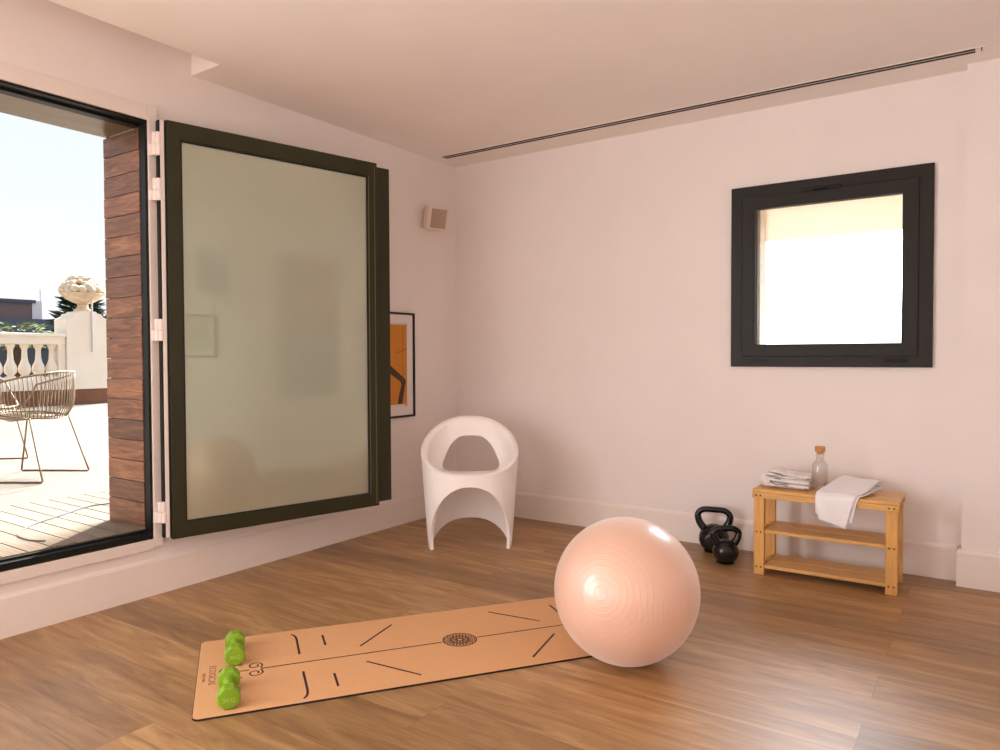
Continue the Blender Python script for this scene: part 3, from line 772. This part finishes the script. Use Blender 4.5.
# ------------------------------------------------------------------ towels
def wob(x, y, s): return math.sin(x*31+s)*.5+math.sin(y*43+s*2)*.5+math.sin((x+y)*19+s*3)*.6
tw = thing('folded_towel', 'crumpled white towel folded on the left end of bench', 'towel', (2.460, -.285, .451), .08)
bm = bmesh.new()
def pillow_slab(bm, x0, x1, y0, y1, zf, th, seed, M=None, nx=26, ny=14):
    top, bot = [], []
    for i in range(nx+1):
        ct, cb = [], []
        for j in range(ny+1):
            a = i/nx; b_ = j/ny
            e = (1-(2*a-1)**10)*(1-(2*b_-1)**10); e = max(0, e)**.4
            x = x0+(x1-x0)*a; y = y0+(y1-y0)*b_
            z = zf(a, b_); w = .003*wob(x*3, y*3, seed)
            ct.append(bm.verts.new((x, y, z+th*.5*(1+e)+w*e))); cb.append(bm.verts.new((x, y, max(.0005, z+th*.5*(1-e)+w*e*.3))))
        top.append(ct); bot.append(cb)
    for i in range(nx):
        for j in range(ny):
            bm.faces.new([top[i][j], top[i+1][j], top[i+1][j+1], top[i][j+1]]); bm.faces.new([bot[i][j], bot[i][j+1], bot[i+1][j+1], bot[i+1][j]])
    for i in range(nx):
        bm.faces.new([top[i][0], bot[i][0], bot[i+1][0], top[i+1][0]]); bm.faces.new([top[i][ny], top[i+1][ny], bot[i+1][ny], bot[i][ny]])
    for j in range(ny):
        bm.faces.new([top[0][j], top[0][j+1], bot[0][j+1], bot[0][j]]); bm.faces.new([top[nx][j], bot[nx][j], bot[nx][j+1], top[nx][j+1]])
pillow_slab(bm, -.105, .102, -.095, .10, lambda a, b_: .006*(1-a), .022, 1)
pillow_slab(bm, -.11, .1, -.09, .1, lambda a, b_: .022+.012*(1-a)+.003*math.sin(b_*7), .018, 4)
pillow_slab(bm, -.118, .092, -.075, .1, lambda a, b_: .042+.017*(1-a)+.004*math.sin(a*9+b_*4), .016, 9)
pillow_slab(bm, -.10, .106, -.085, .09, lambda a, b_: .056+.024*(1-a)**1.2+.004*math.sin(a*6+1), .013, 13)
# rolled left fold
tube(bm, smoothpts([(-.105, -.08, .02), (-.122, -.04, .034), (-.125, .02, .04), (-.118, .09, .036)], 6), [.018]*4+[.03]*11+[.026]*4, 12)
link('towel_layers', bm, M_towel, tw, smooth=True)
bm = bmesh.new()
for pts, w in (([(-.066, .0525), (-.052, .056), (-.04, .05)], .006), ([(-.082, .03), (-.06, .022), (-.03, .024), (-.004, .019)], .005), ([(.01, .012), (.03, .012)], .004), ([(.078, .010), (.1, .009)], .009)):
    for k in range(len(pts)-1):
        (xa, za), (xb, zb_) = pts[k], pts[k+1]
        tube(bm, [(xa, -.0965+.0 if za < .03 else -.0925, za), (xb, -.0965 if zb_ < .03 else -.0925, zb_)], w*.5, 6)
    link('printed_mark', bm, M_print, tw); bm = bmesh.new()
bm.free()

dt = thing('draped_towel', 'white cotton towel draped over the front edge of bench', 'towel', (2.72, -.30, .451))
bm = bmesh.new()
# path: a thick fold lying on the bench top, bending over the front edge and hanging
def drape(bm, Pth, wl, wr, seed, nw=22):
    Cx = smoothpts(Pth, 5); n = len(Cx); rows = []
    for i, p in enumerate(Cx):
        t = i/(n-1); row = []
        k = t*(len(wl)-1); i0 = min(int(k), len(wl)-2); fr_ = k-i0
        L_ = wl[i0]+(wl[i0+1]-wl[i0])*fr_; R_ = wr[i0]+(wr[i0+1]-wr[i0])*fr_
        for j in range(nw+1):
            a = j/nw; x = p.x+L_+(R_-L_)*a
            hang = max(0, (t-.6)/.4)
            y = p.y-.004*math.sin(a*7+seed)*hang-.03*(a-.5)*(1-min(1, t*2))
            z = p.z+(.002*math.sin(a*9+t*6+seed))*(1-hang)-.034*a*hang-.010*a*(1-min(1, t*2))
            if hang == 0: z = max(z, .003)
            row.append(bm.verts.new((x, y, z)))
        rows.append(row)
    for i in range(n-1):
        for j in range(nw): bm.faces.new([rows[i][j], rows[i][j+1], rows[i+1][j+1], rows[i+1][j]])
drape(bm, [(0, .145, .062), (0, .09, .056), (0, .02, .045), (0, -.06, .03), (0, -.12, .020), (0, -.15, .014), (0, -.166, -.004), (0, -.171, -.03), (0, -.173, -.06), (0, -.172, -.092), (0, -.169, -.116)],
      [-.028, -.045, -.068, -.094, -.104, -.104, -.1, -.092, -.088], [.150, .138, .122, .1, .082, .070, .058, .046, .034], .4)
drape(bm, [(0, .14, .03), (0, .08, .028), (0, .0, .022), (0, -.08, .014), (0, -.13, .010), (0, -.149, .004), (0, -.158, -.012), (0, -.161, -.04), (0, -.162, -.068), (0, -.161, -.09)],
      [-.02, -.04, -.062, -.09, -.106, -.108, -.107, -.105, -.104], [.158, .145, .13, .108, .096, .086, .076, .068, .06], 1.9)
drape(bm, [(0, .148, .06), (0, .152, .045), (0, .148, .028), (0, .12, .012), (0, .0, .006), (0, -.1, .004)],
      [-.026, -.024, -.022, -.03, -.06, -.09], [.152, .155, .158, .15, .13, .1], 1.1)
tw2 = link('cloth', bm, M_cloth, dt, smooth=True)
sol = tw2.modifiers.new('thickness', 'SOLIDIFY'); sol.thickness = .004; sol.offset = 0

# ------------------------------------------------------------------ terrace
DZ = .324
bm = bmesh.new()
y = -9.0
while y < 6:
    box(bm, -1.2, -.37 if not (OY0-.09 < y < OY1) else -.05, y+.004, y+.094, DZ-.03, DZ); y += .098
o = link('terrace_deck', bm, M_deckx, None); struct(o)
bm = bmesh.new(); x = -1.204
while x > -12.5:
    box(bm, x-.0955, x-.0025, -9, 9, DZ-.03, DZ); x -= .098
struct(link('terrace_deck', bm, M_decky))
struct(link('terrace_base', boxes((-12.5, -.37, -9, 9, DZ-.25, DZ-.032)), M_gasket))

# pedestal with stepped shoulders
pd = thing('pedestal', 'white stucco pedestal with stepped shoulders at end of the terrace balustrade', 'pedestal', (-10, 2.2, DZ))
pf = lambda a, z, d: Vector((d, a, z))
prof = [(-.35, .275), (.37, .275), (.37, 1.50), (.345, 1.53), (.3, 1.545), (.27, 1.565), (.245, 1.61), (.17, 1.625), (.15, 1.655), (-.13, 1.655), (-.15, 1.625), (-.225, 1.61), (-.25, 1.565), (-.28, 1.545), (-.325, 1.53), (-.35, 1.50)]
bm = bmesh.new(); prism(bm, prof, -.46, 0, pf); link('shaft', bm, M_stucco, pd)
link('plinth', boxes((-.44, -.03, -.33, 4.0, 0, .275)), M_plinth, pd)
bm = bmesh.new(); tube(bm, [(.02, .07, .93), (.02, .07, 1.84)], .018, 8); link('pipe', bm, M_lite, pd)
# urn
ur = thing('stone_urn', 'carved sandstone urn heaped with fruit on top of the pedestal', 'urn', (-10.2, 2.22, DZ+1.658))
bm = bmesh.new(); lathe(bm, [(.15, 0), (.15, .03), (.11, .05), (.085, .09), (.095, .12), (.08, .135)], 32); link('foot', bm, M_stone, ur, smooth=True, auto=.6)
bm = bmesh.new(); lathe(bm, [(.08, .13), (.16, .165), (.25, .215), (.315, .27), (.345, .30), (.36, .305), (.36, .325), (.33, .33), (.2, .33)], 72, None, lambda a, z: 1+(.035*abs(math.sin(a*12)) if .15 < z < .29 else 0)); link('bowl', bm, M_stone, ur, smooth=True, auto=.5)
bm = bmesh.new(); rnd = random.Random(5)
for k in range(60):
    a = rnd.uniform(0, 2*PI); rr = .30*math.sqrt(rnd.random()); hgt = 0.33+.31*(1-(rr/.33)**2)**.7*rnd.uniform(.75, 1)
    s = rnd.uniform(.045, .09)
    bmesh.ops.create_icosphere(bm, subdivisions=2, radius=s, matrix=Matrix.Translation((rr*math.cos(a), rr*math.sin(a), hgt-.02)) @ Matrix.Diagonal((1, 1, rnd.uniform(.8, 1.15), 1)))
for k in range(16):
    a = 2*PI*k/16; bmesh.ops.create_icosphere(bm, subdivisions=2, radius=.07, matrix=Matrix.Translation((.31*math.cos(a), .31*math.sin(a), .37+.025*math.sin(k*2.3))))
link('fruit_heap', bm, M_stone, ur, smooth=True)
# balustrade
bs = thing('balustrade', 'white stone balustrade with turned balusters along the far terrace edge', 'balustrade', (-10.15, 0, DZ))
link('top_rail', boxes((-.16, .12, -6, 1.84, 1.06, 1.235), (-.2, .16, -6, 1.84, 1.19, 1.25)), M_stucco, bs, bevel=.015)
link('base_rail', boxes((-.14, .1, -6, 1.84, .275, .5)), M_stucco, bs, bevel=.01)
link('plinth', boxes((-.14, .06, -6, 1.84, 0, .275)), M_plinth, bs)
first = None
for k in range(12):
    yy = 1.66-.213*k*1.0
    if first is None:
        bm = bmesh.new(); lathe(bm, [(.075, .5), (.075, .52), (.045, .53), (.06, .55), (.09, .59), (.096, .645), (.086, .70), (.06, .755), (.045, .82), (.04, .93), (.042, .98), (.055, .99), (.05, 1.005), (.068, 1.02), (.07, 1.06)], 24)
        first = link('baluster', bm, M_stucco, bs, smooth=True, auto=.6, loc=(0, yy, 0))
    else:
        q = first.copy(); C.objects.link(q); q.parent = bs; q.location = (0, yy, 0)
link('end_pier', boxes((-.14, .1, 1.73, 1.84, .5, 1.06)), M_stucco, bs)

# greenery behind the parapet
def leafy(name, label, cat, loc, n, rx, ry, rz, size, m, seed, conic=False, trunk=1.5):
    t = thing(name, label, cat, loc); rnd = random.Random(seed); bm = bmesh.new()
    for k in range(n):
        h = rnd.random(); a = rnd.uniform(0, 2*PI); q = math.sqrt(rnd.random())
        sc = (1-h*.9) if conic else math.sqrt(max(.05, 1-(2*h-1)**2))
        p = Vector((rx*q*sc*math.cos(a), ry*q*sc*math.sin(a), rz*h))
        d = Vector((math.cos(a), math.sin(a), rnd.uniform(-.3, .6))).normalized()
        sd = d.cross(Vector((rnd.uniform(-1, 1), rnd.uniform(-1, 1), 1))).normalized()
        L_ = size*rnd.uniform(.7, 1.4); w = L_*.13
        vs = [bm.verts.new(p), bm.verts.new(p+d*L_*.5+sd*w), bm.verts.new(p+d*L_), bm.verts.new(p+d*L_*.5-sd*w)]
        bm.faces.new(vs)
    link('foliage', bm, m, t)
    bm = bmesh.new(); tube(bm, [(0, 0, -trunk), (0, 0, 0), (0, 0, rz*.7)], [.12, .1, .03], 8); link('trunk', bm, M_bark, t)
    return t
leafy('conifer_tree', 'dark green conifer tree rising behind the pedestal', 'tree', (-16, 4.95, 1.3), 800, .62, .62, 1.5, .38, M_leaf, 2, True)
leafy('leafy_tree', 'yellow-green tree top behind the pedestal, right of urn', 'tree', (-18.5, 6.75, 1.15), 420, .6, .6, 1.25, .32, M_leaf2, 4)
leafy('shrub', 'low green shrub just beyond the balustrade rail', 'shrub', (-11.6, 1.75, 1.35), 260, .35, .55, .42, .16, M_leaf2, 6, False, 1.2)
# far building
bd = thing('building', 'dark brown and grey building far beyond the balustrade', 'building', (-30, 8, -5))
link('upper_storey', boxes((-6, 0, -14, 1.75, 7.3, 8.5)), M_bldg, bd)
link('roof_edge', boxes((-6, .15, -14, 1.82, 8.45, 8.58)), M_bldg2, bd)
link('corner_post', boxes((-.3, .03, 1.72, 2.1, 7.3, 8.55)), M_lite, bd)
link('roof', boxes((-6, 1.6, -16, 2.75, 7.15, 7.72)), M_bldg2, bd)
link('wall', boxes((-6, 1.0, -16, 2.75, 0, 7.15)), M_bldg3, bd)
bm = bmesh.new(); tube(bm, [(0, 2.06, 8.4), (0, 2.06, 9.05)], .025, 6); link('antenna', bm, M_lite, bd)
for k in range(8):
    link('window', boxes((1.0, 1.03, -8+k*1.3, -7.2+k*1.3, 5.3, 6.7)), M_glassdark, bd)
for k in range(6): link('panel_joint', boxes((0, .02, -9.2+k*1.9, -9.12+k*1.9, 7.3, 8.45)), M_bldg2, bd)

# ------------------------------------------------------------------ wire chairs
def wire_chair(label, loc, rz):
    t = thing('wire_chair', label, 'chair', loc, rz, 'wire chairs on the terrace')
    def rim(phi): a = math.radians(phi); q = abs(phi)/125; return Vector((.275*math.sin(a), .045+.215*math.cos(a)-.06*(1-math.cos(a))*.3, .735-.10*q**1.6))
    def seat(phi): a = math.radians(phi); return Vector((.215*math.sin(a), .02+.20*math.cos(a), .435-.02*math.cos(a)))
    bm = bmesh.new()
    ph = [-125+250*k/48 for k in range(49)]
    P = [rim(p) for p in ph]
    fr = [Vector((-.17, -.215, .46)), Vector((-.08, -.235, .445)), Vector((.08, -.235, .445)), Vector((.17, -.215, .46))]
    loop = P+smoothpts([P[-1], Vector((.21, -.16, .53))]+fr[::-1]+[Vector((-.21, -.16, .53)), P[0]], 6)[1:-1]
    tube(bm, loop, .007, 8, closed=True); link('rim', bm, M_wire, t, smooth=True)
    bm = bmesh.new()
    tube(bm, [seat(360*k/48) for k in range(48)], .006, 8, closed=True)
    for sgn in (-1, 1): tube(bm, smoothpts([(sgn*.215, .13, .42), (sgn*.235, .02, .425), (sgn*.215, -.17, .43)], 5), .0065, 8)
    link('seat_ring', bm, M_wire, t, smooth=True)
    bm = bmesh.new()
    for k in range(41):
        p = -118+236*k/40; a = rim(p); b_ = seat(p); m_ = (a+b_)/2+Vector((math.sin(math.radians(p))*.012, math.cos(math.radians(p))*.02, -.05))
        tube(bm, smoothpts([a, m_, b_], 4), .0034, 5)
    link('back_wires', bm, M_wire, t, smooth=True)
    bm = bmesh.new()
    for k in range(19):
        x = -.2+.4*k/18; w = math.sqrt(max(0, 1-(x/.216)**2))
        tube(bm, smoothpts([(x, .02+.2*w, .432), (x, .0, .405), (x, -.19*w, .43), (x, -.225, .45)], 4), .0034, 5)
    link('seat_wires', bm, M_wire, t, smooth=True)
    for sgn in (-1, 1):
        bm = bmesh.new()
        tube(bm, [(sgn*.205, .135, .425), (sgn*.255, .25, .012), (sgn*.255, .243, .007), (sgn*.255, -.243, .007), (sgn*.255, -.25, .012), (sgn*.215, -.165, .435)], .0065, 8)
        link('sled_leg', bm, M_wire, t, smooth=True)
    return t
wire_chair('bronze wire tub chair on sunlit deck, nearer the doorway', (-2.17, -2.02, DZ), math.atan2(.54, .84)-PI/2)
wire_chair('bronze wire tub chair farther back, partly cut by photo edge', (-3.2, -1.97, DZ), math.radians(135))
bm = bmesh.new()
tube(bm, smoothpts([(x_, y_, DZ+.004) for x_, y_ in ((-.74, -1.9), (-.78, -2.21), (-.79, -2.315), (-.675, -2.513), (-.556, -2.704), (-.403, -2.819), (-.26, -2.836), (-.176, -2.802))], 8), .0035, 8)
cb = link('cable', bm, M_cable, None, smooth=True); tag(cb, 'thin grey cable curling across the deck near the doorway', 'cable')

# ------------------------------------------------------------------ light
def area(name, loc, rot, sx, sy, power, col=(1, 1, 1), portal=False):
    l = bpy.data.lights.new(name, 'AREA'); l.shape = 'RECTANGLE'; l.size = sx; l.size_y = sy; l.energy = power; l.color = col
    if portal: l.cycles.is_portal = True
    o_ = bpy.data.objects.new(name, l); C.objects.link(o_); o_.location = loc; o_.rotation_euler = rot; return o_
area('door_portal', (-.2, (OY0+OY1)/2, 1.3), (0, -PI/2, 0), 1.95, 1.3, 1, portal=True)
area('window_portal', (2.57, .12, 1.6), (-PI/2, 0, 0), .8, .8, 1, portal=True)
area('added_left_fill', (-.1, (W2[0]+W2[1])/2, 1.32), (0, -PI/2, 0), 1.9, 1.95, 138, (.92, .955, 1))  # fill lamp added in the unseen left-wall opening to brighten the room
area('added_rear_fill', (1.8, YB+.1, 1.5), (PI/2+.35, 0, 0), 3.2, 1.9, 46, (.96, .97, 1))  # soft fill added behind the camera, aimed a little up at the ceiling
sun = bpy.data.lights.new('sun', 'SUN'); sun.energy = 6.5; sun.angle = .01; sun.color = (1, .93, .82)
so = bpy.data.objects.new('sun', sun); C.objects.link(so)
sd = Vector((-.58, .815, 0)).normalized()*math.cos(math.radians(52))+Vector((0, 0, math.sin(math.radians(52))))
so.rotation_euler = sd.to_track_quat('Z', 'Y').to_euler(); so.location = (-3, 3, 8)

w = bpy.data.worlds.new('sky'); SC.world = w; w.use_nodes = True
nt = w.node_tree; N, L = nt.nodes, nt.links; bg = N['Background']
tc = N.new('ShaderNodeTexCoord'); sx = N.new('ShaderNodeSeparateXYZ'); L.new(tc.outputs['Generated'], sx.inputs[0])
rp = N.new('ShaderNodeValToRGB'); mr = N.new('ShaderNodeMapRange'); mr.inputs['From Min'].default_value = -1; L.new(sx.outputs['Z'], mr.inputs['Value']); L.new(mr.outputs[0], rp.inputs['Fac'])
e = rp.color_ramp.elements
e[0].position = .0; e[0].color = (.95, .86, .76, 1); e[1].position = 1; e[1].color = (.62, .78, 1.0, 1)
for p, c in ((.49, (1, .92, .83, 1)), (.502, (1.0, .99, .98, 1)), (.56, (.92, .96, 1.0, 1)), (.72, (.78, .88, 1.0, 1))):
    q = e.new(p); q.color = c
L.new(rp.outputs['Color'], bg.inputs['Color'])
def mrange(a, b, src, lo=0, hi=1):
    n = N.new('ShaderNodeMapRange'); n.interpolation_type = 'SMOOTHSTEP'
    n.inputs['From Min'].default_value = a; n.inputs['From Max'].default_value = b; n.inputs['To Min'].default_value = lo; n.inputs['To Max'].default_value = hi
    L.new(src, n.inputs['Value']); return n.outputs[0]
# the sky is much brighter on the sun's side, beyond the back window
hz = N.new('ShaderNodeCombineXYZ'); L.new(sx.outputs['X'], hz.inputs['X']); L.new(sx.outputs['Y'], hz.inputs['Y'])
nn = N.new('ShaderNodeVectorMath'); nn.operation = 'NORMALIZE'; L.new(hz.outputs[0], nn.inputs[0])
dt_ = N.new('ShaderNodeVectorMath'); dt_.operation = 'DOT_PRODUCT'; dt_.inputs[1].default_value = (-.22, .9755, 0); L.new(nn.outputs[0], dt_.inputs[0])
az = mrange(.90, .975, dt_.outputs['Value']); zz_ = mrange(.0, .12, sx.outputs['Z'])
m1 = N.new('ShaderNodeMath'); m1.operation = 'MULTIPLY'; L.new(az, m1.inputs[0]); L.new(zz_, m1.inputs[1])
m2 = N.new('ShaderNodeMath'); m2.operation = 'MULTIPLY_ADD'; L.new(m1.outputs[0], m2.inputs[0]); m2.inputs[1].default_value = 30; m2.inputs[2].default_value = 1.0
L.new(m2.outputs[0], bg.inputs['Strength'])

SC.view_settings.view_transform = 'Standard'; SC.view_settings.look = 'None'
SC.view_settings.exposure = .1; SC.view_settings.gamma = 1
SC.cycles.use_denoising = True
SC.cycles.max_bounces = 14; SC.cycles.diffuse_bounces = 8; SC.cycles.glossy_bounces = 5; SC.cycles.transmission_bounces = 8; SC.cycles.transparent_max_bounces = 12
SC.cycles.sample_clamp_indirect = 6
